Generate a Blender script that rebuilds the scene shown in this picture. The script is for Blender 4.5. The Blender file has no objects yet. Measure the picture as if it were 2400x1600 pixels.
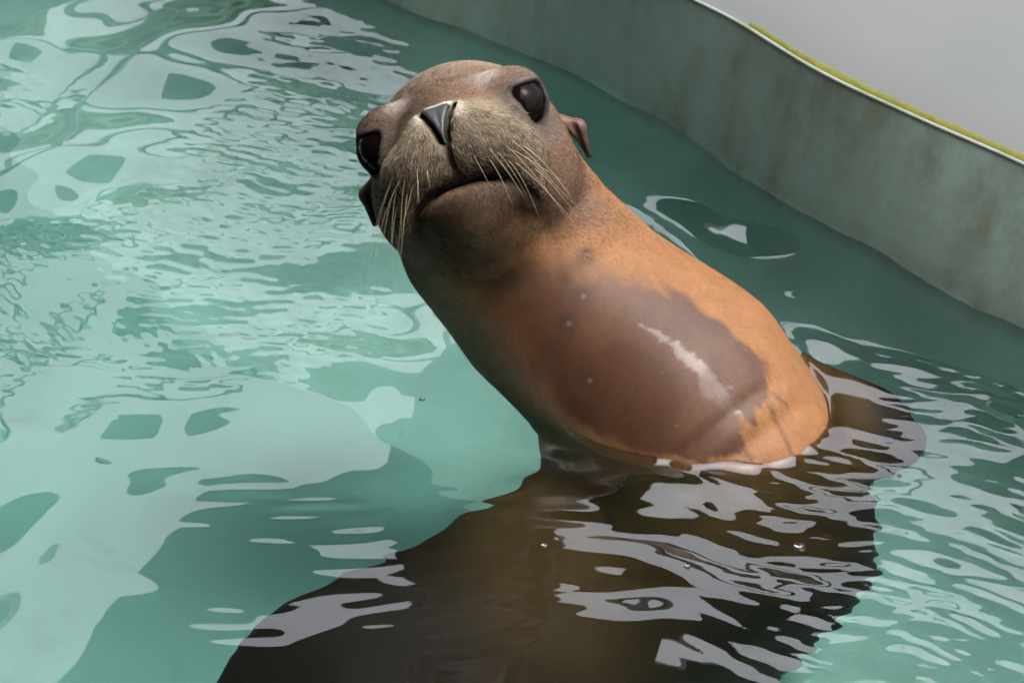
import bpy, math, random
import numpy as np
from mathutils import Vector, Matrix

random.seed(7)
RNG = np.random.default_rng(11)
scene = bpy.context.scene
COL = scene.collection
R = math.radians

# ------------------------------------------------------------------ camera, sky, sun, exposure
cam_d = bpy.data.cameras.new('camera')
cam = bpy.data.objects.new('camera', cam_d)
COL.objects.link(cam)
cam.location = (0, 0, 1.36)
cam.rotation_euler = (R(90 - 35), 0, 0)
cam_d.lens = 85
cam_d.sensor_width = 36
cam_d.clip_end = 500
cam_d.clip_start = 0.05
cam_d.dof.use_dof = True
cam_d.dof.focus_distance = 2.13
cam_d.dof.aperture_fstop = 14.0
scene.camera = cam

SUN_EL, SUN_AZ = 68, 108            # azimuth clockwise from +y (away from the camera)
world = bpy.data.worlds.new('World')
scene.world = world
world.use_nodes = True
wn, wl = world.node_tree.nodes, world.node_tree.links
sky = wn.new('ShaderNodeTexSky')
sky.sky_type = 'NISHITA'
sky.sun_disc = False
sky.sun_elevation = R(SUN_EL)
sky.sun_rotation = R(SUN_AZ)
sky.dust_density = 6.0
sky.air_density = 1.2
hs = wn.new('ShaderNodeHueSaturation')
hs.inputs['Saturation'].default_value = 0.25
wl.new(sky.outputs[0], hs.inputs['Color'])
bg = wn['Background']
bg.inputs['Strength'].default_value = 0.15
wl.new(hs.outputs[0], bg.inputs['Color'])

sun_d = bpy.data.lights.new('sun', 'SUN')
sun_d.energy = 0.5
sun_d.angle = R(22)
sun_d.color = (1.0, 0.95, 0.88)
sun = bpy.data.objects.new('sun', sun_d)
COL.objects.link(sun)
_d = Vector((math.sin(R(SUN_AZ)) * math.cos(R(SUN_EL)), math.cos(R(SUN_AZ)) * math.cos(R(SUN_EL)), math.sin(R(SUN_EL))))
sun.rotation_euler = _d.to_track_quat('Z', 'Y').to_euler()

scene.view_settings.view_transform = 'Standard'
scene.view_settings.look = 'None'
scene.view_settings.exposure = 2.05
scene.view_settings.gamma = 1.0
scene.render.engine = 'CYCLES'
scene.cycles.use_denoising = True
scene.cycles.max_bounces = 10
scene.cycles.transmission_bounces = 8
scene.cycles.caustics_refractive = True
scene.cycles.caustics_reflective = False
scene.cycles.sample_clamp_indirect = 6.0
scene.cycles.blur_glossy = 0.3

# ------------------------------------------------------------------ helpers
def tag(o, label=None, cat=None, group=None, kind=None):
    if label: o['label'] = label
    if cat: o['category'] = cat
    if group: o['group'] = group
    if kind: o['kind'] = kind
    return o

def mesh_obj(name, verts, faces, mat=None, parent=None, smooth=True):
    me = bpy.data.meshes.new(name)
    verts = np.asarray(verts, dtype=np.float32)
    if isinstance(faces, np.ndarray):
        n, k = faces.shape
        me.vertices.add(len(verts)); me.vertices.foreach_set('co', verts.ravel())
        me.loops.add(n * k); me.loops.foreach_set('vertex_index', faces.astype(np.int32).ravel())
        me.polygons.add(n)
        me.polygons.foreach_set('loop_start', np.arange(0, n * k, k, dtype=np.int32))
        me.update(calc_edges=True)
    else:
        me.from_pydata([tuple(map(float, v)) for v in verts], [], faces)
        me.update()
    if smooth:
        me.polygons.foreach_set('use_smooth', np.ones(len(me.polygons), dtype=bool))
    if mat: me.materials.append(mat)
    o = bpy.data.objects.new(name, me)
    COL.objects.link(o)
    if parent: o.parent = parent
    return o

def set_attr(o, name, arr):
    arr = np.asarray(arr, dtype=np.float32)
    if arr.ndim == 1:
        a = o.data.attributes.new(name, 'FLOAT', 'POINT'); a.data.foreach_set('value', arr)
    else:
        rgba = np.ones((len(arr), 4), np.float32); rgba[:, :3] = arr
        a = o.data.attributes.new(name, 'FLOAT_COLOR', 'POINT'); a.data.foreach_set('color', rgba.ravel())

class NT:
    """small node-tree writer"""
    def __init__(s, name):
        s.m = bpy.data.materials.new(name); s.m.use_nodes = True
        s.t = s.m.node_tree; s.n = s.t.nodes; s.bsdf = s.n['Principled BSDF']; s.out = s.n['Material Output']
    def node(s, kind, **kw):
        n = s.n.new(kind)
        for k, v in kw.items():
            if k.startswith('i_'):
                key = k[2:].replace('_', ' ')
                n.inputs[int(key) if key.isdigit() else key].default_value = v
            else: setattr(n, k, v)
        return n
    def link(s, a, b): s.t.links.new(a, b)
    def noise(s, scale, detail=4, rough=0.55, vec=None, dist=0):
        n = s.node('ShaderNodeTexNoise', i_Scale=scale, i_Detail=detail, i_Roughness=rough, i_Distortion=dist)
        if vec: s.link(vec, n.inputs['Vector'])
        return n.outputs[0]
    def ramp(s, fac, stops):
        n = s.node('ShaderNodeValToRGB'); cr = n.color_ramp
        while len(cr.elements) > 1: cr.elements.remove(cr.elements[-1])
        for i, (p, c) in enumerate(stops):
            e = cr.elements[0] if i == 0 else cr.elements.new(p)
            e.position = p; e.color = (*c, 1) if len(c) == 3 else c
        s.link(fac, n.inputs[0]); return n.outputs[0]
    def mix(s, fac, a, b, mode='MIX'):
        n = s.node('ShaderNodeMix', data_type='RGBA', blend_type=mode)
        for v, k in ((fac, 0), (a, 6), (b, 7)):
            if hasattr(v, 'is_output'): s.link(v, n.inputs[k])
            else: n.inputs[k].default_value = v if k == 0 else (*v, 1)
        return n.outputs[2]
    def math(s, op, a, b=0.0):
        n = s.node('ShaderNodeMath', operation=op)
        for v, k in ((a, 0), (b, 1)):
            if hasattr(v, 'is_output'): s.link(v, n.inputs[k])
            else: n.inputs[k].default_value = v
        return n.outputs[0]
    def mapping(s, scale=(1, 1, 1), rot=(0, 0, 0), loc=(0, 0, 0)):
        tc = s.node('ShaderNodeTexCoord')
        mp = s.node('ShaderNodeMapping'); mp.inputs['Scale'].default_value = scale
        mp.inputs['Rotation'].default_value = rot; mp.inputs['Location'].default_value = loc
        s.link(tc.outputs['Object'], mp.inputs[0]); return mp.outputs[0]
    def bump(s, h, strength=0.3, dist=0.01):
        n = s.node('ShaderNodeBump', i_Strength=strength, i_Distance=dist)
        s.link(h, n.inputs['Height']); s.link(n.outputs[0], s.bsdf.inputs['Normal']); return n

def hash3(ix, iy, iz, seed):
    h = (ix.astype(np.int64) * 374761393 + iy.astype(np.int64) * 668265263 + iz.astype(np.int64) * 2147483647 + seed * 974634777) & 0xffffffff
    h = ((h ^ (h >> 13)) * 1274126177) & 0xffffffff
    h = h ^ (h >> 16)
    return (h & 0xffff).astype(np.float32) / 65535.0

def vnoise(p, scale, seed=0, octaves=1):
    """value noise in 0..1 at points p (n,3)"""
    out = 0; amp = 1; tot = 0
    for o in range(octaves):
        q = p * scale * (2 ** o) + 31.7 * o
        i = np.floor(q); f = (q - i); f = f * f * (3 - 2 * f)
        i = i.astype(np.int64); v = 0
        for dx in (0, 1):
            for dy in (0, 1):
                for dz in (0, 1):
                    w = (f[:, 0] if dx else 1 - f[:, 0]) * (f[:, 1] if dy else 1 - f[:, 1]) * (f[:, 2] if dz else 1 - f[:, 2])
                    v = v + w * hash3(i[:, 0] + dx, i[:, 1] + dy, i[:, 2] + dz, seed + o)
        out = out + amp * v; tot += amp; amp *= 0.5
    return out / tot

def sstep(a, b, x):
    t = np.clip((x - a) / (b - a), 0, 1); return t * t * (3 - 2 * t)

# ------------------------------------------------------------------ signed-distance modelling
def smin(a, b, k):
    h = np.maximum(k - np.abs(a - b), 0) / k
    return np.minimum(a, b) - h * h * k * 0.25
def smax(a, b, k): return -smin(-a, -b, k)

def ellipsoid(q, c, r):
    v = q - np.asarray(c, np.float32); r = np.asarray(r, np.float32)
    k0 = np.sqrt(((v / r) ** 2).sum(1)); k1 = np.sqrt(((v / (r * r)) ** 2).sum(1))
    return k0 * (k0 - 1) / np.maximum(k1, 1e-6)

def cone(q, a, b, ra, rb, flat=None, k=1.0):
    """capsule with two radii; flat = (unit normal, factor) squashes it along that normal"""
    a = np.asarray(a, np.float32); b = np.asarray(b, np.float32)
    ab = b - a
    h = np.clip(((q - a) @ ab) / (ab @ ab), 0, 1)
    v = q - a - h[:, None] * ab
    if flat is not None:
        n, fz = flat; n = np.asarray(n, np.float32)
        dn = v @ n
        v = v + np.outer(dn * (fz - 1), n)
        return (np.sqrt((v * v).sum(1)) - (ra + (rb - ra) * h)) / fz ** 0.5
    return np.sqrt((v * v).sum(1)) - (ra + (rb - ra) * h)

def polyc(q, pts, rad, k):
    d = None
    for i in range(len(pts) - 1):
        e = cone(q, pts[i], pts[i + 1], rad[i], rad[i + 1])
        d = e if d is None else smin(d, e, k)
    return d

def surface_nets(fn, lo, hi, h, coarse=5):
    lo = np.asarray(lo, np.float64); n = np.ceil((np.asarray(hi) - lo) / h / coarse).astype(int) * coarse + 1
    nc = (n - 1) // coarse
    cc = np.stack(np.meshgrid(*[(np.arange(k) + 0.5) * h * coarse for k in nc], indexing='ij'), -1).reshape(-1, 3) + lo
    dc = fn(cc.astype(np.float32))
    near = (np.abs(dc) < h * coarse * 1.35).reshape(nc)
    D = np.repeat(np.repeat(np.repeat(dc.reshape(nc), coarse, 0), coarse, 1), coarse, 2)
    D = np.pad(D, ((0, 1),) * 3, mode='edge').astype(np.float32)
    mask = np.zeros(n, bool)
    nb = np.repeat(np.repeat(np.repeat(near, coarse, 0), coarse, 1), coarse, 2)
    for dx in (0, 1):
        for dy in (0, 1):
            for dz in (0, 1):
                mask[dx:dx + nb.shape[0], dy:dy + nb.shape[1], dz:dz + nb.shape[2]] |= nb
    idx = np.argwhere(mask)
    pts = (idx * h + lo).astype(np.float32)
    vals = np.concatenate([fn(pts[i:i + 400000]) for i in range(0, len(pts), 400000)])
    D[mask] = vals
    S = D < 0
    c = S[:-1, :-1, :-1].astype(np.int8)
    for o in ((0,0,1),(0,1,0),(0,1,1),(1,0,0),(1,0,1),(1,1,0),(1,1,1)):
        c += S[o[0]:o[0] + nc[0] * coarse, o[1]:o[1] + nc[1] * coarse, o[2]:o[2] + nc[2] * coarse]
    act = (c > 0) & (c < 8)
    ai = np.argwhere(act)
    vid = np.full(act.shape, -1, np.int32); vid[act] = np.arange(len(ai))
    corners = [(0,0,0),(1,0,0),(0,1,0),(1,1,0),(0,0,1),(1,0,1),(0,1,1),(1,1,1)]
    dv = [D[ai[:, 0] + o[0], ai[:, 1] + o[1], ai[:, 2] + o[2]] for o in corners]
    acc = np.zeros((len(ai), 3)); cnt = np.zeros(len(ai))
    for i in range(8):
        for j in range(i + 1, 8):
            a, b = np.array(corners[i]), np.array(corners[j])
            if np.abs(a - b).sum() != 1: continue
            cr = (dv[i] < 0) != (dv[j] < 0)
            t = dv[i] / np.where(cr, dv[i] - dv[j], 1)
            acc[cr] += a + np.outer(t, b - a)[cr]; cnt[cr] += 1
    V = (ai + acc / cnt[:, None]) * h + lo
    F = []
    for ax in range(3):
        o = [0, 0, 0]; o[ax] = 1
        s0 = S[:S.shape[0] - o[0], :S.shape[1] - o[1], :S.shape[2] - o[2]]; s1 = S[o[0]:, o[1]:, o[2]:]
        for flip, cond in ((0, s0 & ~s1), (1, ~s0 & s1)):
            e = np.argwhere(cond)
            b1, b2 = (ax + 1) % 3, (ax + 2) % 3
            ok = (e[:, b1] > 0) & (e[:, b2] > 0) & (e[:, b1] < n[b1] - 1) & (e[:, b2] < n[b2] - 1)
            e = e[ok]
            q = []
            for s1_, s2_ in ((1, 1), (0, 1), (0, 0), (1, 0)):
                g = e.copy(); g[:, b1] -= s1_; g[:, b2] -= s2_
                q.append(vid[g[:, 0], g[:, 1], g[:, 2]])
            q = np.stack(q, 1)
            F.append(q[:, ::-1] if flip else q)
    F = np.concatenate(F)
    return V, F

# ------------------------------------------------------------------ sea lion: frames and shape
HM = np.array([-0.0551, 1.9000, 0.2693], np.float32)           # point between the eyes
HB = np.array([[0.9489, 0.0799, 0.3054], [-0.1490, -0.7394, 0.6566], [-0.2783, 0.6686, 0.6896]], np.float32)
def to_head(p): return (p - HM) @ HB.T * 100.0                   # metres -> head frame in cm (x across, y along the snout, z up)
def from_head(q): return HM + (np.asarray(q, np.float32) / 100.0) @ HB

AX = np.array([[-0.043, 1.985, 0.190], [-0.010, 1.964, 0.117], [0.061, 1.931, 0.041], [0.148, 1.881, -0.027], [0.196, 1.840, -0.096], [0.205, 1.80, -0.20], [0.12, 1.74, -0.30], [0.0, 1.68, -0.34]], np.float32)
AR = [0.084, 0.088, 0.097, 0.119, 0.125, 0.14, 0.125, 0.11]
A3 = np.array([0.15, 1.85, 0.0], np.float32)
AA = np.array([-0.632, 0.340, 0.697], np.float32)                # neck axis, up towards the head
AN = np.array([0.111, -0.850, 0.516], np.float32)                # out of the chest
AB = np.array([-0.767, -0.403, -0.499], np.float32)              # across the chest
EYE = {s: np.array([s * 6.35, -0.55, -0.05], np.float32) for s in (-1, 1)}
EYE_R = 2.5
GAZE = {s: np.array([s * 0.66, 0.74, -0.12], np.float32) / np.linalg.norm([0.66, 0.74, 0.12]) for s in (-1, 1)}

MOUTH = [(0, -6.8), (1.6, -6.8), (3.1, -7.05), (4.5, -7.7), (5.4, -8.8), (5.7, -10.2)]
def seg2(px, pz, pts):
    d = np.full(len(px), 1e9, np.float32)
    for (ax, az), (bx, bz) in zip(pts[:-1], pts[1:]):
        ex, ez = bx - ax, bz - az
        t = np.clip(((px - ax) * ex + (pz - az) * ez) / (ex * ex + ez * ez), 0, 1)
        d = np.minimum(d, np.hypot(px - ax - t * ex, pz - az - t * ez))
    return d
NOSTRIL = [(1.50, -0.35), (1.18, -0.85), (0.78, -1.8), (0.42, -2.9), (0.34, -3.4)]

def head_sdf(q):
    """q in head cm -> distance in cm"""
    xa = np.abs(q[:, 0]); qs = q.copy(); qs[:, 0] = xa
    up = ellipsoid(q, (0, -7.0, -1.2), (8.8, 9.0, 7.0))
    up = smin(up, ellipsoid(q, (0, -1.5, -1.0), (5.8, 6.5, 4.4)), 3.0)
    up = smin(up, cone(q, (0, -1, -3.0), (0, 6.2, -2.3), 4.8, 2.5), 2.5)
    pads = ellipsoid(qs, (2.75, 4.9, -4.4), (3.5, 3.8, 2.95))
    pads = smin(pads, ellipsoid(qs, (4.35, 1.6, -5.8), (3.3, 4.4, 3.8)), 2.0)
    pads = smin(pads, ellipsoid(qs, (1.75, 6.9, -2.9), (1.9, 1.8, 2.4)), 1.5)
    up = smin(up, pads, 2.1)
    up = smin(up, ellipsoid(qs, (4.8, -5.5, -5.5), (4.8, 6.5, 5.0)), 3.0)
    # lid bulge round each eye
    e = EYE[1]
    v = qs - e
    de = np.sqrt((v * v).sum(1))
    up = smin(up, de - (EYE_R + 0.28), 1.3)
    up = smin(up, ellipsoid(qs, e + np.array([-1.0, -0.4, 1.75], np.float32), (2.9, 2.8, 1.9)), 1.3)
    jaw = cone(q, (0, -4, -8.0), (0, 4.2, -8.9), 5.6, 2.9)
    jaw = smin(jaw, ellipsoid(q, (0, 3.6, -8.6), (4.3, 3.5, 2.3)), 1.0)
    d = smin(up, jaw, 0.45)
    return d, qs, v, de

def eye_open(v):
    g = GAZE[1]
    yv = np.array([-0.2, 0, 1], np.float32); yv = yv - g * (yv @ g); yv /= np.linalg.norm(yv)
    xv = np.cross(g, yv)
    lx, ly, lz = v @ xv, v @ yv, v @ g
    op = smax(ly - 1.40, (np.abs(lx) - 1.95 + (1.40 - ly) * 0.36) * 0.94, 1.1)      # flat upper lid, sides closing downwards
    return np.maximum(smax(op, -2.2 - ly, 0.5), 0.6 - lz)

def carve(d, q, qs, v, de):
    # eye opening: almond hole in the lid shell
    op = eye_open(v)
    d = smax(d, -op, 0.3)
    front = sstep(0.0, 1.6, q[:, 1])
    # mouth line, nostril slits and philtrum pressed into the surface
    d = d + front * 1.15 * np.exp(-(seg2(qs[:, 0], q[:, 2], MOUTH) / 0.42) ** 2)
    nos = sstep(5.0, 6.5, q[:, 1])
    d = d + nos * 1.2 * np.exp(-(seg2(qs[:, 0], q[:, 2], NOSTRIL) / 0.25) ** 2)
    d = d + nos * 0.35 * np.exp(-(seg2(qs[:, 0], q[:, 2], [(0, -3.7), (0, -5.6)]) / 0.24) ** 2)
    return d

FLIP_L = [(0.12, 1.76, -0.15), (0.0, 1.68, -0.22), (-0.14, 1.62, -0.27), (-0.26, 1.585, -0.33)]
FLIP_R = [(0.23, 1.855, -0.09), (0.295, 1.85, -0.068), (0.335, 1.84, -0.055), (0.368, 1.825, -0.065)]
def body_sdf(p):
    q = to_head(p)
    dh, qs, v, de = head_sdf(q)
    d = polyc(p, AX, AR, 0.05) * 100
    d = smin(dh, d, 3.2)
    sa = (p - A3) @ AA * 100; wa = (p - A3) @ AB * 100
    nf = vnoise(p, 11, 41, 2) - 0.5
    d = d - 0.55 * nf * sstep(26, 18, sa)                                       # uneven muscle and blubber
    for s0, wdt, dep, bend in ((20.5, 0.9, 0.22, 0.020), (15.2, 1.1, 0.16, 0.014), (-3.2, 0.8, 0.30, 0.012), (-6.4, 1.0, 0.45, 0.010)):
        line = sa - s0 + bend * wa * wa + 1.6 * nf
        d = d + dep * np.exp(-(line / wdt) ** 2) * sstep(11, 5, np.abs(wa))      # creases across the throat and lower chest
    for pts, rad, n in ((FLIP_L, (0.11, 0.10, 0.10, 0.06), (-0.15, -0.55, 0.82)), (FLIP_R, (0.065, 0.048, 0.030, 0.012), (0.1, -0.5, 0.86))):
        n = np.array(n) / np.linalg.norm(n)
        for i in range(3):
            e = cone(p, pts[i], pts[i + 1], rad[i], rad[i + 1], flat=(n, 3.2)) * 100
            d = smin(d, e, 5.0)
    d = carve(d, q, qs, v, de)
    return d / 100.0

SURF_V, SURF_F = surface_nets(body_sdf, (-0.42, 1.40, -0.64), (0.46, 2.10, 0.36), 0.0028)

# ------------------------------------------------------------------ pool: plan loops (waterline and rim) run through the same parameter
WATER_PTS = [(0.503, 1.946), (0.39, 2.075), (0.272, 2.225), (0.173, 2.365), (0.065, 2.487), (-0.051, 2.578), (-0.162, 2.673), (-0.33, 2.93), (-0.75, 3.75), (-2.2, 4.3), (-3.3, 3.2), (-3.3, 1.2), (-2.6, 0.35), (-0.5, 0.30), (0.6, 0.40), (0.98, 0.95), (0.80, 1.55), (0.64, 1.78)]
RIM_PTS = [(0.500, 2.035), (0.410, 2.125), (0.318, 2.225), (0.230, 2.350), (0.130, 2.455), (0.0, 2.58), (-0.12, 2.70), (-0.28, 2.96), (-0.70, 3.82), (-2.2, 4.40), (-3.40, 3.25), (-3.40, 1.15), (-2.65, 0.25), (-0.5, 0.20), (0.65, 0.32), (1.08, 0.95), (0.86, 1.60), (0.66, 1.86)]
RIM_Z = 0.145
def catmull(pts, m):
    P = np.array(pts, float); n = len(P); out = []
    for i in range(n):
        p0, p1, p2, p3 = P[i - 1], P[i], P[(i + 1) % n], P[(i + 2) % n]
        for t in np.linspace(0, 1, m, endpoint=False):
            out.append(0.5 * ((2 * p1) + (-p0 + p2) * t + (2 * p0 - 5 * p1 + 4 * p2 - p3) * t * t + (-p0 + 3 * p1 - 3 * p2 + p3) * t ** 3))
    return np.array(out)
WL, RL = catmull(WATER_PTS, 14), catmull(RIM_PTS, 14)
NL = len(WL)
def outward(L):
    t = np.roll(L, -1, 0) - np.roll(L, 1, 0)
    n = np.stack([t[:, 1], -t[:, 0]], 1); return n / np.linalg.norm(n, axis=1)[:, None]
OUT = outward(RL)
def ringmesh(name, rings, mat, smooth=True, parent=None):
    V = np.concatenate(rings); F = []
    for k in range(len(rings) - 1):
        i = np.arange(NL); j = (i + 1) % NL
        F.append(np.stack([k * NL + i, k * NL + j, (k + 1) * NL + j, (k + 1) * NL + i], 1))
    return mesh_obj(name, V, np.concatenate(F), mat, parent, smooth)
def ring(xy, z): return np.concatenate([xy, np.full((NL, 1), z)], 1)

# materials of the pool
def mat_wall():
    s = NT('teal_fibreglass')
    v = s.mapping((1, 1, 1))
    vs = s.mapping((1, 1, 0.38))
    base = s.mix(s.ramp(s.noise(2.2, 3, vec=v), [(0.35, (0, 0, 0)), (0.65, (1, 1, 1))]), (0.165, 0.24, 0.215), (0.19, 0.25, 0.23))
    st = s.ramp(s.noise(20, 6, 0.68, vec=vs), [(0.36, (0, 0, 0)), (0.62, (1, 1, 1))])
    big = s.ramp(s.noise(5, 4, 0.6, vec=v), [(0.36, (0, 0, 0)), (0.60, (1, 1, 1))])
    grime = s.math('MULTIPLY', st, big)
    c = s.mix(s.math('MULTIPLY', grime, 0.62), base, (0.095, 0.088, 0.052))
    fine = s.ramp(s.noise(90, 4, 0.6, vec=vs), [(0.45, (0, 0, 0)), (0.75, (1, 1, 1))])
    c = s.mix(s.math('MULTIPLY', fine, 0.25), c, (0.12, 0.17, 0.11))
    geo = s.node('ShaderNodeNewGeometry'); sep = s.node('ShaderNodeSeparateXYZ')
    s.link(geo.outputs['Position'], sep.inputs[0])
    zz = s.math('ADD', sep.outputs['Z'], s.math('MULTIPLY', s.noise(14, 3, vec=v), 0.02))
    sub = s.ramp(s.math('MULTIPLY', s.math('ADD', zz, 0.05), 10.0), [(0.35, (1, 1, 1)), (0.65, (0, 0, 0))])
    c = s.mix(sub, c, s.mix(s.math('MULTIPLY', grime, 0.3), (0.25, 0.46, 0.415), (0.18, 0.27, 0.20)))  # submerged wall painted paler to make up for dim light underwater
    s.link(c, s.bsdf.inputs['Base Color'])
    s.bsdf.inputs['Roughness'].default_value = 0.55; s.bsdf.inputs['Specular IOR Level'].default_value = 0.25
    s.bump(s.noise(60, 4, vec=v), 0.12, 0.004)
    return s.m
def mat_floor():
    s = NT('pool_floor_paint')
    v = s.mapping((1, 1, 1))
    c = s.mix(s.ramp(s.noise(1.6, 4, vec=v), [(0.3, (0, 0, 0)), (0.7, (1, 1, 1))]), (0.115, 0.275, 0.245), (0.14, 0.305, 0.275))
    c = s.mix(s.math('MULTIPLY', s.ramp(s.noise(9, 5, 0.6, vec=v, dist=0.6), [(0.55, (0, 0, 0)), (0.75, (1, 1, 1))]), 0.4), c, (0.08, 0.17, 0.12))
    s.link(c, s.bsdf.inputs['Base Color']); s.bsdf.inputs['Roughness'].default_value = 0.7
    return s.m
def mat_deck():
    s = NT('grey_fibreglass')
    v = s.mapping((1, 1, 1))
    c = s.mix(s.ramp(s.noise(1.8, 3, vec=v), [(0.35, (0, 0, 0)), (0.7, (1, 1, 1))]), (0.092, 0.098, 0.099), (0.108, 0.112, 0.113))
    dk = s.ramp(s.noise(35, 5, 0.6, vec=v), [(0.62, (0, 0, 0)), (0.8, (1, 1, 1))])
    c = s.mix(s.math('MULTIPLY', dk, 0.25), c, (0.09, 0.095, 0.09))
    s.link(c, s.bsdf.inputs['Base Color']); s.bsdf.inputs['Roughness'].default_value = 0.45; s.bsdf.inputs['Specular IOR Level'].default_value = 0.2
    s.bump(s.noise(140, 3, vec=v), 0.05, 0.002)
    return s.m
def mat_lip():
    s = NT('pale_lip')
    v = s.mapping((1, 1, 1))
    c = s.mix(s.ramp(s.noise(20, 4, vec=v), [(0.45, (0, 0, 0)), (0.7, (1, 1, 1))]), (0.19, 0.21, 0.19), (0.10, 0.12, 0.06))
    s.link(c, s.bsdf.inputs['Base Color']); s.bsdf.inputs['Roughness'].default_value = 0.4
    return s.m
def mat_algae():
    s = NT('green_algae')
    v = s.mapping((1, 1, 1))
    c = s.mix(s.noise(120, 4, vec=v), (0.05, 0.055, 0.003), (0.125, 0.12, 0.008))
    s.link(c, s.bsdf.inputs['Base Color']); s.bsdf.inputs['Roughness'].default_value = 0.8
    s.bump(s.noise(300, 3, vec=v), 0.35, 0.002)
    return s.m

FLOOR_Z = -0.52
pool_wall = ringmesh('pool_wall', [*[ring(WL - OUT * (0.42 * (1 - math.sqrt(max(0, 1 - (t * 0.995) ** 2)))), -0.02 + (FLOOR_Z + 0.018) * t) for t in (1.0, 0.985, 0.95, 0.9, 0.82, 0.72, 0.6, 0.45, 0.25, 0.0)], ring(WL + (RL - WL) * 0.25, 0.03), ring(WL + (RL - WL) * 0.8, RIM_Z - 0.03), ring(RL + OUT * 0.0004, RIM_Z - 0.0012)], mat_wall())
tag(pool_wall, 'curved teal pool wall streaked with brown grime above the water', 'wall')
lip = []
for a in np.linspace(-0.2, 1.0, 7):
    ang = a * math.pi
    lip.append(ring(RL + OUT * (0.002 - 0.0023 * math.cos(ang)), RIM_Z + 0.002 * math.sin(ang)))
pool_lip = ringmesh('rim', lip, mat_lip(), parent=pool_wall)
DC = np.array([-1.2, 2.1])
deck = ringmesh('deck', [ring(RL + OUT * 0.0040, RIM_Z - 0.001), ring(RL + OUT * 0.010, RIM_Z - 0.0008), ring(RL + OUT * 0.018, RIM_Z + 0.0022), ring(DC + (RL - DC) * 1.06, RIM_Z + 0.012), ring(DC + (RL - DC) * 1.3, RIM_Z + 0.035), ring(DC + (RL - DC) * 8, RIM_Z + 0.05)], mat_deck())
tag(deck, kind='structure')
fl = np.array([(-4.2, -0.6, FLOOR_Z), (1.9, -0.6, FLOOR_Z), (1.9, 5.0, FLOOR_Z), (-4.2, 5.0, FLOOR_Z)])
floor = mesh_obj('pool_floor', fl, [(0, 1, 2, 3)], mat_floor(), smooth=False)
tag(floor, kind='structure')

# algae growing in the groove behind the rim
def algae():
    i0, i1 = 0, 42
    V = []; F = []; ks = []
    sel = [k % NL for k in range(-14, 40)]
    pts = np.array([RL[k] for k in sel]); on = np.array([OUT[k] for k in sel])
    # resample finely
    s = np.concatenate([[0], np.cumsum(np.linalg.norm(np.diff(pts, axis=0), axis=1))])
    u = np.arange(0, s[-1], 0.004)
    px = np.stack([np.interp(u, s, pts[:, 0]), np.interp(u, s, pts[:, 1])], 1)
    nx = np.stack([np.interp(u, s, on[:, 0]), np.interp(u, s, on[:, 1])], 1)
    p3 = np.concatenate([px, np.zeros((len(px), 1))], 1)
    w = 0.0125 * (0.35 + 0.65 * vnoise(p3, 22, 8, 2) + 0.22 * (vnoise(p3, 230, 9, 2) - 0.5)) * sstep(0.22, 0.30, vnoise(p3, 9, 5, 1))
    w *= sstep(0.155, 0.25, px[:, 0])
    w = np.maximum(w, 0.0005)
    for k, (c, n_, ww) in enumerate(zip(px, nx, w)):
        for t, z in ((0.0, 0.0012), (0.3, 0.0018), (0.75, 0.0018), (1.0, 0.0)):
            q = c + n_ * (0.0038 + ww * t + 0.002 * t * (random.random() - 0.5))
            V.append((q[0], q[1], RIM_Z - 0.002 + z * min(1, ww / 0.006) + 0.0009 * t * 6 * (ww > 0.003)))
        if k:
            b = k * 4
            for t in range(3): F.append((b - 4 + t, b + t, b + t + 1, b - 3 + t))
    o = mesh_obj('algae', V, F, mat_algae())
    tag(o, 'bright green algae growing in the seam behind the pool rim', 'algae')
    o['kind'] = 'stuff'
algae()

# ------------------------------------------------------------------ water
def axis_lines(lo, hi, flo, fhi, step):
    fine = np.arange(flo, fhi + step, step)
    def grow(start, end, sgn):
        out = []; x = start; s = step
        while (x - end) * sgn < 0:
            s *= 1.25; s = min(s, 0.12); x += s * sgn; out.append(x)
        return out
    return np.array(grow(flo, lo, -1)[::-1] + list(fine) + grow(fhi, hi, 1))

def body_dist2d(x, y):
    p = np.stack([x, y, np.zeros_like(x)], 1).astype(np.float32)
    return np.concatenate([body_sdf(p[i:i + 400000]) for i in range(0, len(p), 400000)])

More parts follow.
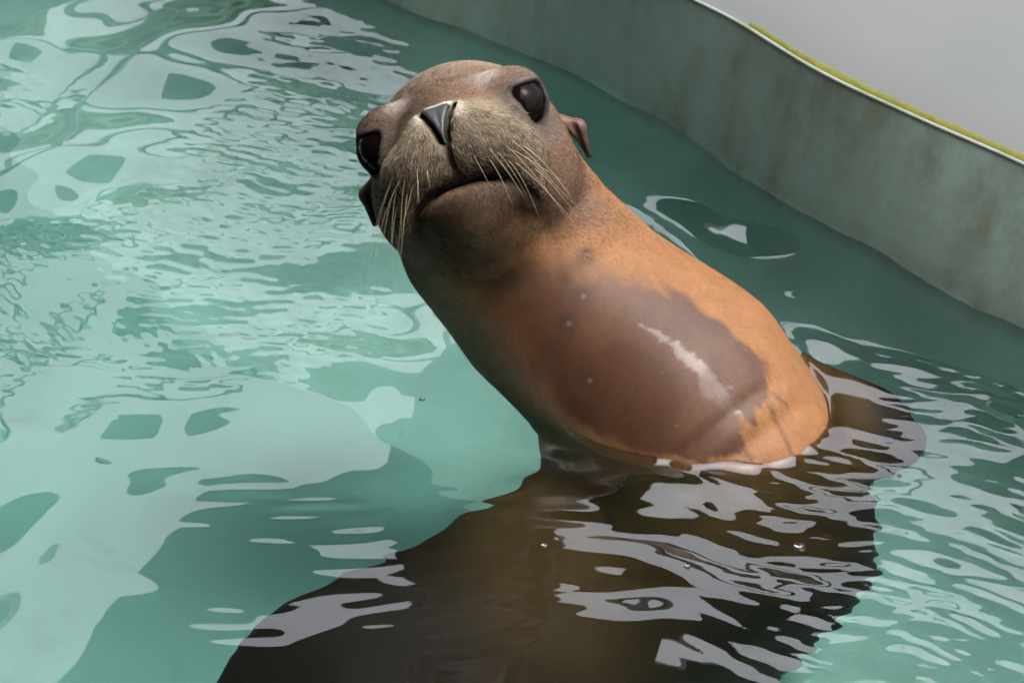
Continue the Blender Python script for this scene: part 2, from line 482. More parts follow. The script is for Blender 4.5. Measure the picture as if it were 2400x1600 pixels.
def water_height(x, y):
    p3 = np.stack([x, y, np.zeros_like(x)], 1)
    rng = np.random.default_rng(5)
    # domain warp
    wx = x + 0.05 * (vnoise(p3, 5, 1, 2) - 0.5) ; wy = y + 0.05 * (vnoise(p3, 5, 2, 2) - 0.5)
    h = np.zeros_like(x)
    for lam, sl, n in ((0.34, 0.030, 4), (0.17, 0.042, 6), (0.095, 0.030, 6)):
        for _ in range(n):
            a = rng.uniform(0, 2 * math.pi); k = 2 * math.pi / (lam * rng.uniform(0.75, 1.3))
            h += sl / k * np.sin(k * (wx * math.cos(a) + wy * math.sin(a)) + rng.uniform(0, 6.28))
    calm = sstep(0.06, 0.40, np.hypot((x + 0.28) / 1.0, (y - 1.55) / 0.8))      # calm water on the near left
    h *= 0.35 + 0.65 * calm
    # capillary ripples in patches
    m1 = sstep(0.42, 0.6, vnoise(p3, 4.5, 21, 2)) * sstep(1.75, 1.95, y) * sstep(0.25, -0.1, x) * (1 - 0.5 * sstep(2.2, 2.4, y))
    for _ in range(7):
        a = rng.normal(1.2, 0.6); k = 2 * math.pi / rng.uniform(0.010, 0.020)
        h += m1 * 0.040 / k * np.sin(k * (wx * math.cos(a) + wy * math.sin(a)) + rng.uniform(0, 6.28))
    # streaming ripples on the right, crests running right and slightly towards the camera
    m2 = sstep(0.36, 0.56, vnoise(p3, 7, 33, 2)) * sstep(0.10, 0.27, x) * sstep(2.0, 1.85, y)
    for _ in range(6):
        a = rng.normal(1.25, 0.22); k = 2 * math.pi / rng.uniform(0.009, 0.030)
        h += m2 * 0.042 / k * np.sin(k * (wx * math.cos(a) + wy * math.sin(a)) + rng.uniform(0, 6.28))
    # steeper swell in the bay between the neck and the wall
    m4 = np.exp(-(((x - 0.20) / 0.16) ** 2 + ((y - 2.17) / 0.16) ** 2))
    for _ in range(6):
        a = rng.normal(0.9, 0.7); k = 2 * math.pi / rng.uniform(0.05, 0.11)
        h += m4 * 0.06 / k * np.sin(k * (wx * math.cos(a) + wy * math.sin(a)) + rng.uniform(0, 6.28))
    # short choppy ripples beside the chest
    m3 = np.exp(-(((x + 0.11) / 0.17) ** 2 + ((y - 1.665) / 0.13) ** 2)) * sstep(0.25, 0.5, vnoise(p3, 12, 77, 2))
    for _ in range(4):
        a = rng.normal(1.45, 0.15); k = 2 * math.pi / rng.uniform(0.018, 0.032)
        h += m3 * 0.055 / k * np.sin(k * (wx * math.cos(a) + wy * math.sin(a)) + rng.uniform(0, 6.28))
    return h

def make_water():
    X = axis_lines(-3.5, 1.4, -0.74, 0.62, 0.0034)
    Y = axis_lines(0.1, 4.6, 1.40, 2.72, 0.0034)
    gx, gy = np.meshgrid(X, Y, indexing='xy')
    x, y = gx.ravel(), gy.ravel()
    h = water_height(x, y)
    inb = (np.abs(x - 0.1) < 0.7) & (y > 1.35) & (y < 2.4)
    d = np.full_like(x, 9.0)
    d[inb] = body_dist2d(x[inb], y[inb])
    dd = np.clip(d, 0, None)
    h += 0.0035 * np.exp(-dd / 0.004) + 0.0012 * np.sin(dd / 0.011) * np.exp(-dd / 0.10) * (d < 8)
    nx, ny = len(X), len(Y)
    V = np.stack([x, y, h], 1)
    i = np.arange(nx * ny).reshape(ny, nx)
    F = np.stack([i[:-1, :-1].ravel(), i[:-1, 1:].ravel(), i[1:, 1:].ravel(), i[1:, :-1].ravel()], 1)
    s = NT('pool_water')
    s.n.remove(s.bsdf)
    fr = s.node('ShaderNodeFresnel', i_IOR=1.95)
    rf = s.node('ShaderNodeBsdfRefraction', i_IOR=1.333, i_Roughness=0.0)
    gl = s.node('ShaderNodeBsdfGlossy', i_Roughness=0.0)
    mx = s.node('ShaderNodeMixShader')
    s.link(fr.outputs[0], mx.inputs[0]); s.link(rf.outputs[0], mx.inputs[1]); s.link(gl.outputs[0], mx.inputs[2])
    s.link(mx.outputs[0], s.out.inputs['Surface'])
    ab = s.node('ShaderNodeVolumeAbsorption', i_Density=0.4)
    ab.inputs['Color'].default_value = (0.45, 0.82, 0.74, 1)
    s.link(ab.outputs[0], s.out.inputs['Volume'])
    o = mesh_obj('water', V, F, s.m)
    tag(o, kind='structure')
make_water()

# ------------------------------------------------------------------ canopy over the poolside (seen mirrored in the water)
def box(name, lo, hi, mat, parent=None):
    x0, y0, z0 = lo; x1, y1, z1 = hi
    V = [(x0,y0,z0),(x1,y0,z0),(x1,y1,z0),(x0,y1,z0),(x0,y0,z1),(x1,y0,z1),(x1,y1,z1),(x0,y1,z1)]
    F = [(0,3,2,1),(4,5,6,7),(0,1,5,4),(1,2,6,5),(2,3,7,6),(3,0,4,7)]
    return mesh_obj(name, V, F, mat, parent, smooth=False)
def plain(name, c, rough=0.6):
    s = NT(name); v = s.mapping()
    col = s.mix(s.noise(6, 4, vec=v), tuple(k * 0.8 for k in c), tuple(min(1, k * 1.15) for k in c))
    s.link(col, s.bsdf.inputs['Base Color']); s.bsdf.inputs['Roughness'].default_value = rough
    return s.m
M_ROOF, M_STEEL = plain('dark_roof_boards', (0.06, 0.07, 0.06)), plain('green_steel', (0.05, 0.08, 0.07), 0.4)
canopy = bpy.data.objects.new('canopy', None); COL.objects.link(canopy); canopy.location = (0, 0, 0)
tag(canopy, 'dark canopy roof on steel posts mirrored in the pool water', 'canopy')
box('roof', (-4.6, -1.6, 4.5), (0.4, 3.2, 4.6), M_ROOF, canopy)  # unseen near slab, stretched left to cut fill light
box('roof', (-1.35, 3.2, 4.5), (0.5, 7.5, 4.6), M_ROOF, canopy)
box('roof', (0.5, 5.3, 4.5), (3.4, 7.5, 4.6), M_ROOF, canopy)
box('beam', (-7, 10.6, 4.35), (3.0, 11.0, 4.6), M_STEEL, canopy)
box('beam', (-2.6, -1, 4.3), (-2.48, 10.6, 4.5), M_STEEL, canopy)
for x, y in ((-2.75, 10.55), (-0.3, 10.55)): box('post', (x, y, 0.2), (x + 0.42, y + 0.3, 4.36), M_STEEL, canopy)
M_BLOCKER = plain('blocker_dark', (0.06, 0.06, 0.058))
blocker = box('fill_blocker', (-6, -4.5, 0.2), (2.4, -1.7, 4.45), M_BLOCKER)  # unseen blocks added to cut fill light on jaw and throat
for lo, hi in (((-6, -1.7, 0.2), (-4.6, 5.5, 4.45)),): box('fill_blocker_side', lo, hi, M_BLOCKER, blocker)
tag(blocker, 'unseen dark blocks added behind and beside the viewer to cut fill light', 'light blocker')

def hedge():  # unseen, added so that ripples mirror dark streaks
    nx, nz = 120, 24
    V = []; F = []
    for j in range(nz + 1):
        for i in range(nx + 1):
            x = -14 + 26 * i / nx; z = 0.2 + 5.6 * j / nz
            V.append((x, 17.0, z))
    V = np.array(V)
    V[:, 1] += 1.2 * (vnoise(V, 1.6, 3, 3) - 0.5) + 0.6 * sstep(3.0, 5.0, V[:, 2])
    V[:, 2] *= 1 + 0.25 * (vnoise(V * np.array([1, 0, 0]), 0.9, 7, 3) - 0.4)
    for j in range(nz):
        for i in range(nx):
            a = j * (nx + 1) + i; F.append((a, a + 1, a + nx + 2, a + nx + 1))
    n = len(V); V2 = V.copy(); V2[:, 1] = 19.0
    F += [tuple(n + k for k in f[::-1]) for f in F]
    t = nz * (nx + 1)
    F += [(t + i, t + i + 1, n + t + i + 1, n + t + i) for i in range(nx)]
    o = mesh_obj('hedge', np.concatenate([V, V2]), F, plain('hedge_leaves', (0.035, 0.06, 0.02)))
    tag(o, 'unseen dark green hedge growing beyond the pool', 'hedge')
hedge()

# ------------------------------------------------------------------ sea lion
def poly_sd(s, w, poly):
    """signed distance to polygon (negative inside)"""
    P = np.array(poly, float); n = len(P)
    d = np.full(len(s), 1e9); inside = np.zeros(len(s), bool)
    for i in range(n):
        a, b = P[i], P[(i + 1) % n]
        e = b - a; v = np.stack([s - a[0], w - a[1]], 1)
        t = np.clip((v @ e) / (e @ e), 0, 1); q = v - t[:, None] * e
        d = np.minimum(d, np.hypot(q[:, 0], q[:, 1]))
        c = ((a[1] <= w) & (b[1] > w)) | ((b[1] <= w) & (a[1] > w))
        xi = a[0] + (w - a[1]) / np.where(abs(b[1] - a[1]) < 1e-9, 1e-9, b[1] - a[1]) * (b[0] - a[0])
        inside ^= c & (s < xi)
    return np.where(inside, -d, d)
WET = [(20.9, 6.2), (17.5, 0.2), (13.1, -2.1), (7.6, -6.7), (1.1, -7.8), (-1.6, -8.4), (-5.6, -6.7), (-4.7, -3.4), (-6.0, -1.4), (-4.7, 2.3), (0, 6.6), (5.0, 8.7), (10.7, 8.7), (16.4, 8.1)]

WH = [  # x, z on the muzzle, length cm, droop
    (2.2, -3.6, 2.6, 0.9), (2.0, -5.0, 3.0, 1.2), (2.9, -4.3, 3.6, 1.0), (2.9, -5.6, 4.2, 1.2), (3.7, -3.6, 3.6, 0.8),
    (3.8, -4.8, 5.2, 1.0), (3.7, -6.0, 5.0, 1.2), (4.5, -4.0, 4.6, 0.8), (4.6, -5.2, 6.8, 1.0), (4.5, -6.3, 6.0, 1.2),
    (5.2, -4.4, 6.0, 0.8), (5.3, -5.5, 8.6, 1.0), (5.2, -6.5, 7.5, 1.2), (5.8, -5.0, 7.2, 0.9), (5.9, -6.0, 9.5, 1.1), (6.3, -5.5, 8.0, 1.0), (6.2, -6.9, 7.0, 1.1)]
def lerp(c, m, col): return c * (1 - m[:, None]) + np.asarray(col, np.float32) * m[:, None]   # col: one colour or one per point
def paint(V):
    p = V.astype(np.float32); q = to_head(p); x, y, z = q[:, 0], q[:, 1], q[:, 2]; xa = np.abs(x)
    n1 = vnoise(p, 40, 1, 3); n2 = vnoise(p, 14, 2, 2)
    c = np.tile(np.array([0.178, 0.080, 0.031], np.float32), (len(p), 1))
    c = lerp(c, sstep(0.45, 0.75, n2) * 0.45, (0.14, 0.066, 0.03))
    s = (p - A3) @ AA * 100; w = (p - A3) @ AB * 100; t = (p - A3) @ AN
    # greyer flank on the far side of the throat
    c = lerp(c, sstep(7, 11, w) * sstep(-6, 4, s) * 0.7, (0.27, 0.20, 0.13))
    # wet chest patch
    ps = np.stack([s * 0.0035, w * 0.012, np.zeros_like(s)], 1)                     # streaks run along the coat
    n4 = vnoise(ps, 110, 15, 3); n5 = vnoise(p, 25, 16, 2)
    sd = poly_sd(s + 2.6 * (n4 - 0.5) + 1.6 * (n5 - 0.5), w + 1.2 * (n1 - 0.5) + 1.2 * (n5 - 0.5), WET)
    soft = 0.35 + 1.8 * sstep(6, 15, s) + 0.7 * sstep(3, 8, w)
    wet = sstep(1.0, -1.0, sd / soft) * (t > -0.02)
    c = lerp(c, wet * (0.84 + 0.12 * sstep(0.3, 0.7, n5)), (0.046, 0.018, 0.009))
    # head
    hd = sstep(-15, -9, y) * sstep(-13, -9.0, z)
    c = lerp(c, hd * 0.92, (0.092, 0.053, 0.035))
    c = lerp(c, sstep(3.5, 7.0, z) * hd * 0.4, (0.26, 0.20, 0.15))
    # pale muzzle with dark flecks
    mz = sstep(0.5, 3.4, y) * sstep(1.2, -0.4, z) * sstep(-9.0, -7.2, z + 0.0 * x) * sstep(-1, 2, y + 0.6 * xa)
    c = lerp(c, mz * 0.85, lerp(np.tile(np.array([0.075, 0.05, 0.03], np.float32), (len(p), 1)), sstep(-6.5, -2.0, z), (0.185, 0.148, 0.103)))
    c = lerp(c, mz * sstep(0.5, 0.8, vnoise(p, 260, 4, 2)) * 0.55, (0.16, 0.11, 0.06))
    for fx, fz, _l, _d in WH:                                                     # dark whisker follicles in rows
        for ox, oz in ((0, 0), (0.35, 0.62)):
            c = lerp(c, np.exp(-(((xa - fx - ox) / 0.20) ** 2 + ((z - fz - oz) / 0.15) ** 2)) * (y > 0) * 0.75, (0.022, 0.016, 0.012))
    # bright rim of fur over the nose
    rim = np.exp(-((np.hypot(x / 1.9, (z + 1.6) / 2.0) - 1.0) / 0.33) ** 2) * sstep(6.0, 7.4, y) * sstep(-2.4, -0.6, z)
    c = lerp(c, rim * 0.85, (0.50, 0.46, 0.38))
    # dark mask round the eyes, silver brow
    for sgn in (-1, 1):
        de = np.linalg.norm(q - EYE[sgn], axis=1)
        c = lerp(c, sstep(6.2, 3.4, de + 0.5 * np.maximum(0, z) + 0.6 * np.maximum(0, y - 1)) * 0.85, (0.075, 0.058, 0.048))
        br = np.exp(-(((x - sgn * 4.2) / 1.3) ** 2 + ((z - 3.0) / 1.0) ** 2)) * sstep(-5, -1, y) * (0.4 + 0.9 * vnoise(p, 220, 44, 2))
        c = lerp(c, np.clip(br, 0, 1) * 0.75, (0.34, 0.325, 0.30))
        lid = sstep(EYE_R + 0.42, EYE_R + 0.2, de) * (y > -4)
        c = lerp(c, lid * 0.97, (0.010, 0.009, 0.009))
        vv = q - EYE[sgn]; vv[:, 0] *= sgn
        c = lerp(c, sstep(0.42, 0.15, eye_open(vv)) * (de < 4.2) * 0.97, (0.010, 0.009, 0.009))
    # lower jaw and lips; the chin's shade is painted into jaw and throat
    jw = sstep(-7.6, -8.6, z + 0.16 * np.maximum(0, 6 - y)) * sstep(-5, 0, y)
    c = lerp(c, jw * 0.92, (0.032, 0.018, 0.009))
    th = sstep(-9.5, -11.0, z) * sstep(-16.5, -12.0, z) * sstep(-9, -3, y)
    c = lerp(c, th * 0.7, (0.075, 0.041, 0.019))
    fr = sstep(0.0, 1.6, y)
    c = lerp(c, fr * np.exp(-(seg2(xa, z, MOUTH) / 0.5) ** 2) * 0.97, (0.018, 0.012, 0.009))
    nos = sstep(5.0, 6.5, y)
    c = lerp(c, nos * np.exp(-(seg2(xa, z, NOSTRIL) / 0.36) ** 2), (0.010, 0.009, 0.009))
    c = lerp(c, nos * np.exp(-(seg2(xa, z, [(0, -3.6), (0, -5.2)]) / 0.34) ** 2) * 0.85, (0.03, 0.025, 0.022))
    # water still running down the wet patch in a broken streak
    lw = np.interp(s, [-4.5, 2.3, 6.4, 9.0], [-3.2, -3.0, -2.3, -1.2]); ww_ = np.interp(s, [-4.5, -2, 3, 8], [0.3, 1.3, 0.9, 0.2])
    film = sstep(1.0, 0.4, np.abs(w - lw) / ww_ + 2.2 * (vnoise(p, 150, 88, 3) - 0.45) + 1.2 * (n1 - 0.5)) * (s > -4.5) * (s < 8.5) * wet
    rough = 0.60 - 0.06 * wet - 0.15 * film
    # uneven tone of the coat
    c = c * (0.80 + 0.40 * vnoise(p, 95, 61, 3))[:, None]
    # below the waterline soaked fur, with the water's dimming and green tint painted in
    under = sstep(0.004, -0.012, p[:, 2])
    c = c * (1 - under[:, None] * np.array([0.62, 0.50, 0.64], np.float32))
    # flippers are dark skin
    fl = np.maximum(sstep(0.0, -0.13, p[:, 0]) * sstep(-0.05, -0.10, p[:, 2]), sstep(0.325, 0.36, p[:, 0]) * sstep(0.0, -0.02, p[:, 2]))
    c = lerp(c, fl * 0.92, (0.016, 0.012, 0.008))
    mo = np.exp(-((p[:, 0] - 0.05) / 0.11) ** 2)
    deep = sstep(0, 1, (-p[:, 2] - 0.05 - 0.06 * mo) / (0.12 + 0.09 * mo))  # deep-water gloom painted into the coat, darker with depth
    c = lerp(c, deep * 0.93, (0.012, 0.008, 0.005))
    # drips running off the wet patch
    for pts in ([(-5.2, -5.9), (-7.5, -5.3), (-11.0, -4.2)], [(-5.0, -1.6), (-7.6, -1.3)], [(-4.6, -7.0), (-6.4, -7.3)]):
        c = lerp(c, np.exp(-(seg2(s + 0.3 * (n1 - 0.5), w + 0.5 * (n1 - 0.5), pts) / 0.2) ** 2) * (t > 0) * 0.7, (0.06, 0.028, 0.016))
    # small scars on the chest
    for ss, ww in ((16.2, -2.1), (13.6, 0.7), (21.6, 5.7), (7.3, 5.2), (12.5, 3.3)):
        r = np.hypot(s - ss, w - ww)
        c = lerp(c, np.exp(-(r / 0.7) ** 2) * (t > 0) * 0.85, (0.022, 0.012, 0.009))
        c = lerp(c, np.exp(-(np.hypot(s - ss + 0.2, w - ww) / 0.22) ** 2) * (t > 0) * 0.45, (0.26, 0.17, 0.12))
    return c, rough, wet

def mat_fur():
    s = NT('sea_lion_fur')
    at = s.node('ShaderNodeAttribute', attribute_name='col'); ar = s.node('ShaderNodeAttribute', attribute_name='rough')
    v = s.mapping((1, 1, 1))
    # hair grain runs along the neck
    mp = s.node('ShaderNodeMapping')
    tc = s.node('ShaderNodeTexCoord')
    vr = s.node('ShaderNodeVectorRotate', rotation_type='EULER_XYZ')
    q = Vector(AA).to_track_quat('Z', 'Y').inverted().to_euler()
    vr.inputs['Rotation'].default_value = q
    s.link(tc.outputs['Object'], vr.inputs['Vector']); s.link(vr.outputs[0], mp.inputs[0])
    mp.inputs['Scale'].default_value = (1, 1, 0.12)
    g = s.noise(750, 3, 0.6, vec=mp.outputs[0])
    c = s.mix(s.ramp(g, [(0.3, (0.62, 0.60, 0.58)), (0.7, (1.2, 1.2, 1.2))]), (0, 0, 0), (1, 1, 1))
    gr = s.ramp(g, [(0.3, (0.68, 0.66, 0.64)), (0.72, (1, 1, 1))])
    cc = s.mix(1.0, at.outputs['Color'], gr, 'MULTIPLY')
    s.link(cc, s.bsdf.inputs['Base Color'])
    s.link(ar.outputs['Fac'], s.bsdf.inputs['Roughness'])
    s.bsdf.inputs['Specular IOR Level'].default_value = 0.12
    wet_l = s.math('MULTIPLY', s.math('SUBTRACT', 0.62, ar.outputs['Fac']), 1.0)
    s.link(s.math('ADD', wet_l, 0.16), s.bsdf.inputs['Specular IOR Level'])
    s.bump(g, 0.10, 0.0014)
    return s.m

sea_lion = bpy.data.objects.new('sea_lion', None); COL.objects.link(sea_lion)
sea_lion.location = tuple(float(k) for k in A3)
tag(sea_lion, 'wet brown sea lion rearing out of the pool water and looking up', 'sea lion')
bpy.context.view_layer.update()
def adopt(o, par=None):
    par = par or sea_lion
    o.parent = par; o.matrix_parent_inverse = Matrix.Translation(sea_lion.location).inverted() if par is sea_lion else Matrix()
    return o
body = adopt(mesh_obj('body', SURF_V, SURF_F, mat_fur()))
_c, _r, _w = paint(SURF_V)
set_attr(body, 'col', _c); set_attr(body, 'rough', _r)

def sphere(name, c, r, mat, seg=48, rings=32, pole=(0, 0, 1), par=None):
    rot = Vector(pole).to_track_quat('Z', 'Y').to_matrix()
    V = []; F = []
    for i in range(rings + 1):
        th = math.pi * i / rings
        for j in range(seg):
            ph = 2 * math.pi * j / seg
            v = rot @ Vector((math.sin(th) * math.cos(ph), math.sin(th) * math.sin(ph), math.cos(th)))
            V.append((c[0] + r * v.x, c[1] + r * v.y, c[2] + r * v.z))
    for i in range(rings):
        for j in range(seg):
            F.append((i * seg + j, (i + 1) * seg + j, (i + 1) * seg + (j + 1) % seg, i * seg + (j + 1) % seg))
    return adopt(mesh_obj(name, V, F, mat), par)

def mat_eye():
    s = NT('dark_eye')
    s.bsdf.inputs['Base Color'].default_value = (0.004, 0.0022, 0.002, 1)
    s.bsdf.inputs['Roughness'].default_value = 0.01
    s.bsdf.inputs['IOR'].default_value = 1.34
    s.bsdf.inputs['Specular IOR Level'].default_value = 0.09
    return s.m
ME = mat_eye()
for sgn in (-1, 1):
    sphere('eye', from_head(EYE[sgn]), EYE_R / 100, ME, pole=tuple(map(float, GAZE[sgn] @ HB)))

# nose pad
def nose_sdf(p):
    q = to_head(p)
    dh, qs, v, de = head_sdf(q)
    x, z, y = np.abs(q[:, 0]), q[:, 2], q[:, 1]
    # outline: wide above, closing to a point below
    half = np.interp(z, [-3.8, -3.4, -2.9, -1.8, -0.85, -0.35, 0.0, 0.3], [0.08, 0.20, 0.32, 0.62, 0.98, 1.22, 1.1, 0.4])
    d = np.maximum((x - half) * 0.75, np.maximum(z - 0.1, -3.75 - z))
    d = smax(d, dh - 0.06, 0.4)
    d = np.maximum(d, -(dh + 0.5)); d = np.maximum(d, 5.5 - y)
    d = d + 0.5 * np.exp(-(seg2(qs[:, 0], q[:, 2], NOSTRIL) / 0.16) ** 2)
    return d / 100
nc = from_head((0, 8.2, -2.0))
nv, nf = surface_nets(nose_sdf, nc - 0.045, nc + 0.045, 0.0008)
sN = NT('nose_leather')
sN.bsdf.inputs['Base Color'].default_value = (0.030, 0.030, 0.033, 1); sN.bsdf.inputs['Roughness'].default_value = 0.33
sN.bump(sN.noise(1100, 2, vec=sN.mapping()), 0.5, 0.0012)
adopt(mesh_obj('nose', nv, nf, sN.m))

# ears: small rolled cones hanging back from the head
def make_ear(sgn):
    base = np.array([sgn * 8.6, -7.6, -0.9]); tip = base + np.array([sgn * 2.0, -1.6, -3.7])
    mid = (base + tip) / 2 + np.array([sgn * 0.75, 0.3, 0.75])
    def f(p):
        q = to_head(p)
        d = cone(q, base, mid, 0.80, 0.74, flat=((0, 1, 0), 1.2))
        d = smin(d, cone(q, mid, tip, 0.74, 0.30, flat=((0, 1, 0), 1.2)), 0.5)
        gr = cone(q, mid + np.array([-sgn * 0.25, 0.95, 0.1]), tip + np.array([-sgn * 0.35, 0.5, 0.5]), 0.36, 0.16)
        return smax(d, -gr, 0.2) / 100
    c = from_head(mid)
    V, Fc = surface_nets(f, c - 0.045, c + 0.045, 0.0011)
    q = to_head(V.astype(np.float32))
    t = np.clip((base[2] - q[:, 2]) / 4.6, 0, 1)
    t = sstep(0.1, 0.75, t)
    c1 = np.array([0.075, 0.038, 0.025]) * (1 - t[:, None]) + np.array([0.012, 0.009, 0.008]) * t[:, None]
    o = adopt(mesh_obj('ear', V, Fc, body.data.materials[0]))
    set_attr(o, 'col', c1); set_attr(o, 'rough', np.full(len(V), 0.5))
for sgn in (-1, 1): make_ear(sgn)

# ------------------------------------------------------------------ fur strands on the head and neck
def tri_arrays():
    V = SURF_V; F = SURF_F
    T = np.concatenate([F[:, [0, 1, 2]], F[:, [0, 2, 3]]])
    a, b, c = V[T[:, 0]], V[T[:, 1]], V[T[:, 2]]
    n = np.cross(b - a, c - a); ar = np.linalg.norm(n, axis=1) / 2
    return T, a, b, c, n / np.maximum(ar[:, None] * 2, 1e-12), ar
def grad(p, h=0.0012):
    g = np.stack([body_sdf((p + np.eye(3)[i] * h).astype(np.float32)) - body_sdf((p - np.eye(3)[i] * h).astype(np.float32)) for i in range(3)], 1)
    return g / np.maximum(np.linalg.norm(g, axis=1), 1e-9)[:, None]

def fur():
    T, a, b, c, n, ar = tri_arrays()
    ctr = (a + b + c) / 3
    q = to_head(ctr.astype(np.float32))
    de = np.minimum(np.linalg.norm(q - EYE[-1], axis=1), np.linalg.norm(q - EYE[1], axis=1))
    head = sstep(-26, -12, q[:, 1]) * sstep(-16, -10, q[:, 2])
    dens = 0.05 + 1.0 * head
    dens *= (ctr[:, 2] > 0.006) * (de > EYE_R + 0.45)
    seg = seg2(np.abs(q[:, 0]), q[:, 2], MOUTH)
    dens *= ~((seg < 0.3) & (q[:, 1] > 0))
    half = np.interp(q[:, 2], [-4.6, -3.8, -2.6, -1.4, -0.6, -0.1, 0.3], [0.3, 0.5, 0.8, 1.2, 1.5, 1.4, 0.6])
    dens *= ~((np.abs(q[:, 0]) < half) & (q[:, 2] < 0.25) & (q[:, 2] > -6.6) & (q[:, 1] > 5))
    dens *= ~((seg2(np.abs(q[:, 0]), q[:, 2], NOSTRIL) < 0.42) & (q[:, 1] > 5))
    view = np.array([0, 0, 1.36]) - ctr
    dens *= ((n * view).sum(1) > -0.25 * np.linalg.norm(view, axis=1))
    pr = dens * ar; pr /= pr.sum()
    N = 150000
    k = RNG.choice(len(T), N, p=pr)
    u, v = RNG.random(N), RNG.random(N); fl = u + v > 1; u[fl], v[fl] = 1 - u[fl], 1 - v[fl]
    P = a[k] + u[:, None] * (b[k] - a[k]) + v[:, None] * (c[k] - a[k])
    nn = grad(P)
    q = to_head(P.astype(np.float32))
    # lie: away from the nose over the head, hanging down on the muzzle, along the neck below
    nose = from_head((0, 9.5, -1.0))
    d_head = P - nose; d_head /= np.linalg.norm(d_head, axis=1)[:, None]
    down = -HB[2] * 0.9 + np.sign(q[:, :1]) * HB[0] * 0.35
    mline = np.interp(np.abs(q[:, 0]), [m[0] for m in MOUTH], [m[1] for m in MOUTH])
    mz = (sstep(1.0, 3.5, q[:, 1]) * sstep(0.0, -2.0, q[:, 2]) * (q[:, 2] > mline))[:, None]
    low = (q[:, 2] <= mline + 0.1) & (q[:, 1] > -2)
    hd = (sstep(-18, -8, q[:, 1]) * sstep(-14, -9, q[:, 2]))[:, None]
    flow = (d_head * (1 - 0.8 * mz) + down * mz * 0.9) * hd - AA * (1 - hd)
    jit = RNG.normal(0, 0.22, (N, 3)) * (0.5 + 0.9 * mz)
    # clumping
    cl = np.stack([vnoise(P, 140, 50 + i, 1) - 0.5 for i in range(3)], 1) * 1.3
    flow = flow + jit + cl * (0.35 + 0.65 * mz)
    flow -= nn * (flow * nn).sum(1)[:, None]
    flow /= np.maximum(np.linalg.norm(flow, axis=1), 1e-9)[:, None]
    nearlip = sstep(1.4, 0.3, q[:, 2] - mline) * mz[:, 0]
    ln = (1 - 0.55 * nearlip) * (0.0034 + 0.0022 * mz[:, 0] + 0.0015 * hd[:, 0] * sstep(2, 6, q[:, 2])) * RNG.uniform(0.6, 1.35, N)
    lift = (0.20 + 0.10 * hd[:, 0] + 0.12 * mz[:, 0] + 0.12 * sstep(3, 6.5, q[:, 2])) * RNG.uniform(0.5, 1.5, N)
    pts = np.zeros((N, 4, 3))
    for i, t in enumerate((0, 0.33, 0.66, 1.0)):
        pts[:, i] = P + flow * (ln * t)[:, None] + nn * (ln * lift * (t - 0.45 * t * t) - 0.0003)[:, None]
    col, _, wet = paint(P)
    g = (1 + RNG.uniform(-0.3, 0.35, N) * (1 + 0.9 * mz[:, 0]))[:, None]
    g = g * (1 - 0.45 * mz * sstep(0.5, 0.62, vnoise(P, 120, 93, 2))[:, None])
    pale = (RNG.random(N) < (0.05 + 0.14 * mz[:, 0] * sstep(-6.5, -3.0, q[:, 2]) + 0.04 * mz[:, 0] + 0.07 * hd[:, 0] + 0.20 * sstep(3.5, 6.5, q[:, 2])) * ~low)[:, None]
    g = g * (0.55 + 0.9 * vnoise(P, 300, 71, 2))[:, None]
    col = np.where(pale, col * 0.35 + np.array([0.42, 0.36, 0.27]) * 0.5, col * g)
    keep = RNG.random(N) > wet * 0.85
    pts, col = pts[keep], col[keep]; N = len(pts)
    hc = bpy.data.hair_curves.new('fur')
    hc.add_curves([4] * N)
    hc.attributes['position'].data.foreach_set('vector', pts.astype(np.float32).ravel())
    rad = np.tile(np.array([0.00014, 0.00012, 0.00009, 0.00003], np.float32), N)
    ra = hc.attributes.get('radius') or hc.attributes.new('radius', 'FLOAT', 'POINT')
    ra.data.foreach_set('value', rad)
    ca = hc.attributes.new('col', 'FLOAT_COLOR', 'CURVE')
    rgba = np.ones((N, 4), np.float32); rgba[:, :3] = col
    ca.data.foreach_set('color', rgba.ravel())
    s = NT('fur_strands')
    at = s.node('ShaderNodeAttribute', attribute_name='col')
    s.link(at.outputs['Color'], s.bsdf.inputs['Base Color']); s.bsdf.inputs['Roughness'].default_value = 0.5; s.bsdf.inputs['Specular IOR Level'].default_value = 0.15
    hc.materials.append(s.m)
    o = bpy.data.objects.new('fur', hc); COL.objects.link(o)
    adopt(o); o['kind'] = 'stuff'
fur()

# ------------------------------------------------------------------ whiskers, each its own tapered hair
def tube(name, pts, r0, r1, mat, par=None, sides=5):
    P = [Vector(p) for p in pts]; V = []; F = []
    for i, p in enumerate(P):
        t = (P[min(i + 1, len(P) - 1)] - P[max(i - 1, 0)]).normalized()
        a = t.cross(Vector((0.3, 0.5, 0.8))).normalized(); b = t.cross(a)
        r = r0 + (r1 - r0) * i / (len(P) - 1)
        for k in range(sides):
            an = 2 * math.pi * k / sides
            V.append(p + a * (r * math.cos(an)) + b * (r * math.sin(an)))
    for i in range(len(P) - 1):
        for k in range(sides):
            F.append((i * sides + k, i * sides + (k + 1) % sides, (i + 1) * sides + (k + 1) % sides, (i + 1) * sides + k))
    F.append(tuple(range(sides))[::-1]); F.append(tuple((len(P) - 1) * sides + k for k in range(sides)))
    return adopt(mesh_obj(name, [tuple(v) for v in V], F, mat), par)

sw = NT('whisker_keratin')
sw.bsdf.inputs['Base Color'].default_value = (0.33, 0.265, 0.17, 1); sw.bsdf.inputs['Roughness'].default_value = 0.35
sw2 = NT('dark_whisker')
sw2.bsdf.inputs['Base Color'].default_value = (0.03, 0.025, 0.02, 1); sw2.bsdf.inputs['Roughness'].default_value = 0.35

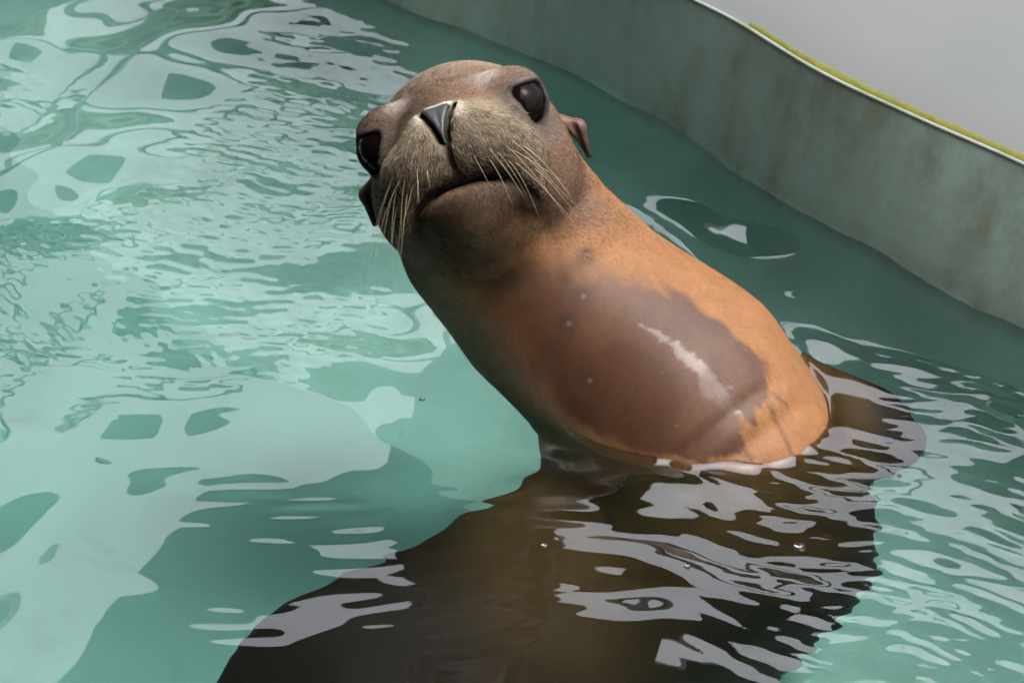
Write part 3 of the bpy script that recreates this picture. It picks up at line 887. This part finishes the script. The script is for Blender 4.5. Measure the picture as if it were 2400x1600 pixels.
def onto_skin(q0):
    """slide a head-frame point along the snout axis onto the skin"""
    p = from_head(q0).astype(np.float32)[None]
    f = HB[1]
    p = p + f * 0.08
    for _ in range(60):
        d = float(body_sdf(p)[0]) * 0.8
        p = p - f * d
        if d < 0.0002: break
    return p[0]

for sgn in (-1, 1):
    for i, (x, z, L, dr) in enumerate(WH):
        x += random.uniform(-0.2, 0.2); z += random.uniform(-0.25, 0.25); L *= random.uniform(0.55, 0.95)
        p0 = onto_skin((sgn * x, 0, z))
        n0 = grad(p0[None].astype(np.float64))[0]
        dirn = HB[0] * sgn * (0.12 + 0.055 * x) - HB[2] * 0.62 - HB[1] * 0.10 * x + n0 * 0.30 + RNG.normal(0, 0.09, 3)
        dirn /= np.linalg.norm(dirn)
        bendy = random.uniform(0.6, 1.7); side = RNG.normal(0, 1, 3)
        pts = []
        for t in np.linspace(0, 1, 9):
            pts.append(p0 - n0 * 0.001 + dirn * L / 100 * t + (np.array([0, 0, -1.0]) * 0.5 - HB[2] * 0.4) * (dr * L / 100 * 0.42 * t * t * bendy) + side * (L / 100 * 0.10 * t * t))
        tube('whisker', pts, 0.00024, 0.00007, (sw2 if (i in (0, 4, 7) and random.random() < 0.7) else sw).m)

# ------------------------------------------------------------------ water drops and floating bubbles
def glass(name, ior):
    s = NT(name); s.n.remove(s.bsdf)
    g = s.node('ShaderNodeBsdfGlass', i_IOR=ior, i_Roughness=0.0)
    s.link(g.outputs[0], s.out.inputs['Surface']); return s.m
M_DROP = glass('clear_water_drop', 1.333)
sb = NT('bubble_film'); sb.n.remove(sb.bsdf)
_fr = sb.node('ShaderNodeFresnel', i_IOR=1.4); _tr = sb.node('ShaderNodeBsdfTransparent'); _gl = sb.node('ShaderNodeBsdfGlossy', i_Roughness=0.0); _mx = sb.node('ShaderNodeMixShader')
sb.link(_fr.outputs[0], _mx.inputs[0]); sb.link(_tr.outputs[0], _mx.inputs[1]); sb.link(_gl.outputs[0], _mx.inputs[2]); sb.link(_mx.outputs[0], sb.out.inputs['Surface'])
M_BUB = sb.m
def dome(name, c, r, flat, mat, seg=16, rings=8):
    V = [(c[0], c[1], c[2] + r * flat)]; F = []
    for i in range(1, rings + 1):
        th = math.pi / 2 * i / rings
        for j in range(seg):
            a = 2 * math.pi * j / seg
            V.append((c[0] + r * math.sin(th) * math.cos(a), c[1] + r * math.sin(th) * math.sin(a), c[2] + r * flat * math.cos(th)))
    for j in range(seg): F.append((0, 1 + j, 1 + (j + 1) % seg))
    for i in range(rings - 1):
        for j in range(seg):
            F.append((1 + i * seg + j, 1 + (i + 1) * seg + j, 1 + (i + 1) * seg + (j + 1) % seg, 1 + i * seg + (j + 1) % seg))
    F.append(tuple(1 + (rings - 1) * seg + j for j in range(seg))[::-1])
    return mesh_obj(name, V, F, mat)
def wz(x, y): return float(water_height(np.array([x]), np.array([y]))[0])
for x, y, r in ((0.2521, 1.6345, 0.0058),):
    o = dome('bubble', (x, y, wz(x, y) + 0.0004), r, 0.75, M_BUB)
    tag(o, 'single round air bubble floating on the dark water over the body', 'bubble')
for x, y, r in ((0.028, 1.628, 0.0030), (0.039, 1.637, 0.0022), (0.152, 1.605, 0.0028), (-0.085, 1.842, 0.0030)):
    o = dome('bubble', (x, y, wz(x, y) + 0.0003), r, 0.7, M_BUB)
    tag(o, 'tiny air bubble floating on the water near the chest', 'bubble', 'tiny bubbles near the chest')
for x, y, r in ((0.452, 2.325, 0.0028), (0.505, 2.30, 0.0020), (0.432, 2.41, 0.0016)):
    o = dome('water_drop', (x, y, RIM_Z + 0.016), r, 0.55, M_DROP)
    tag(o, 'small clear water drop lying on the grey deck', 'water drop', 'water drops on the deck')
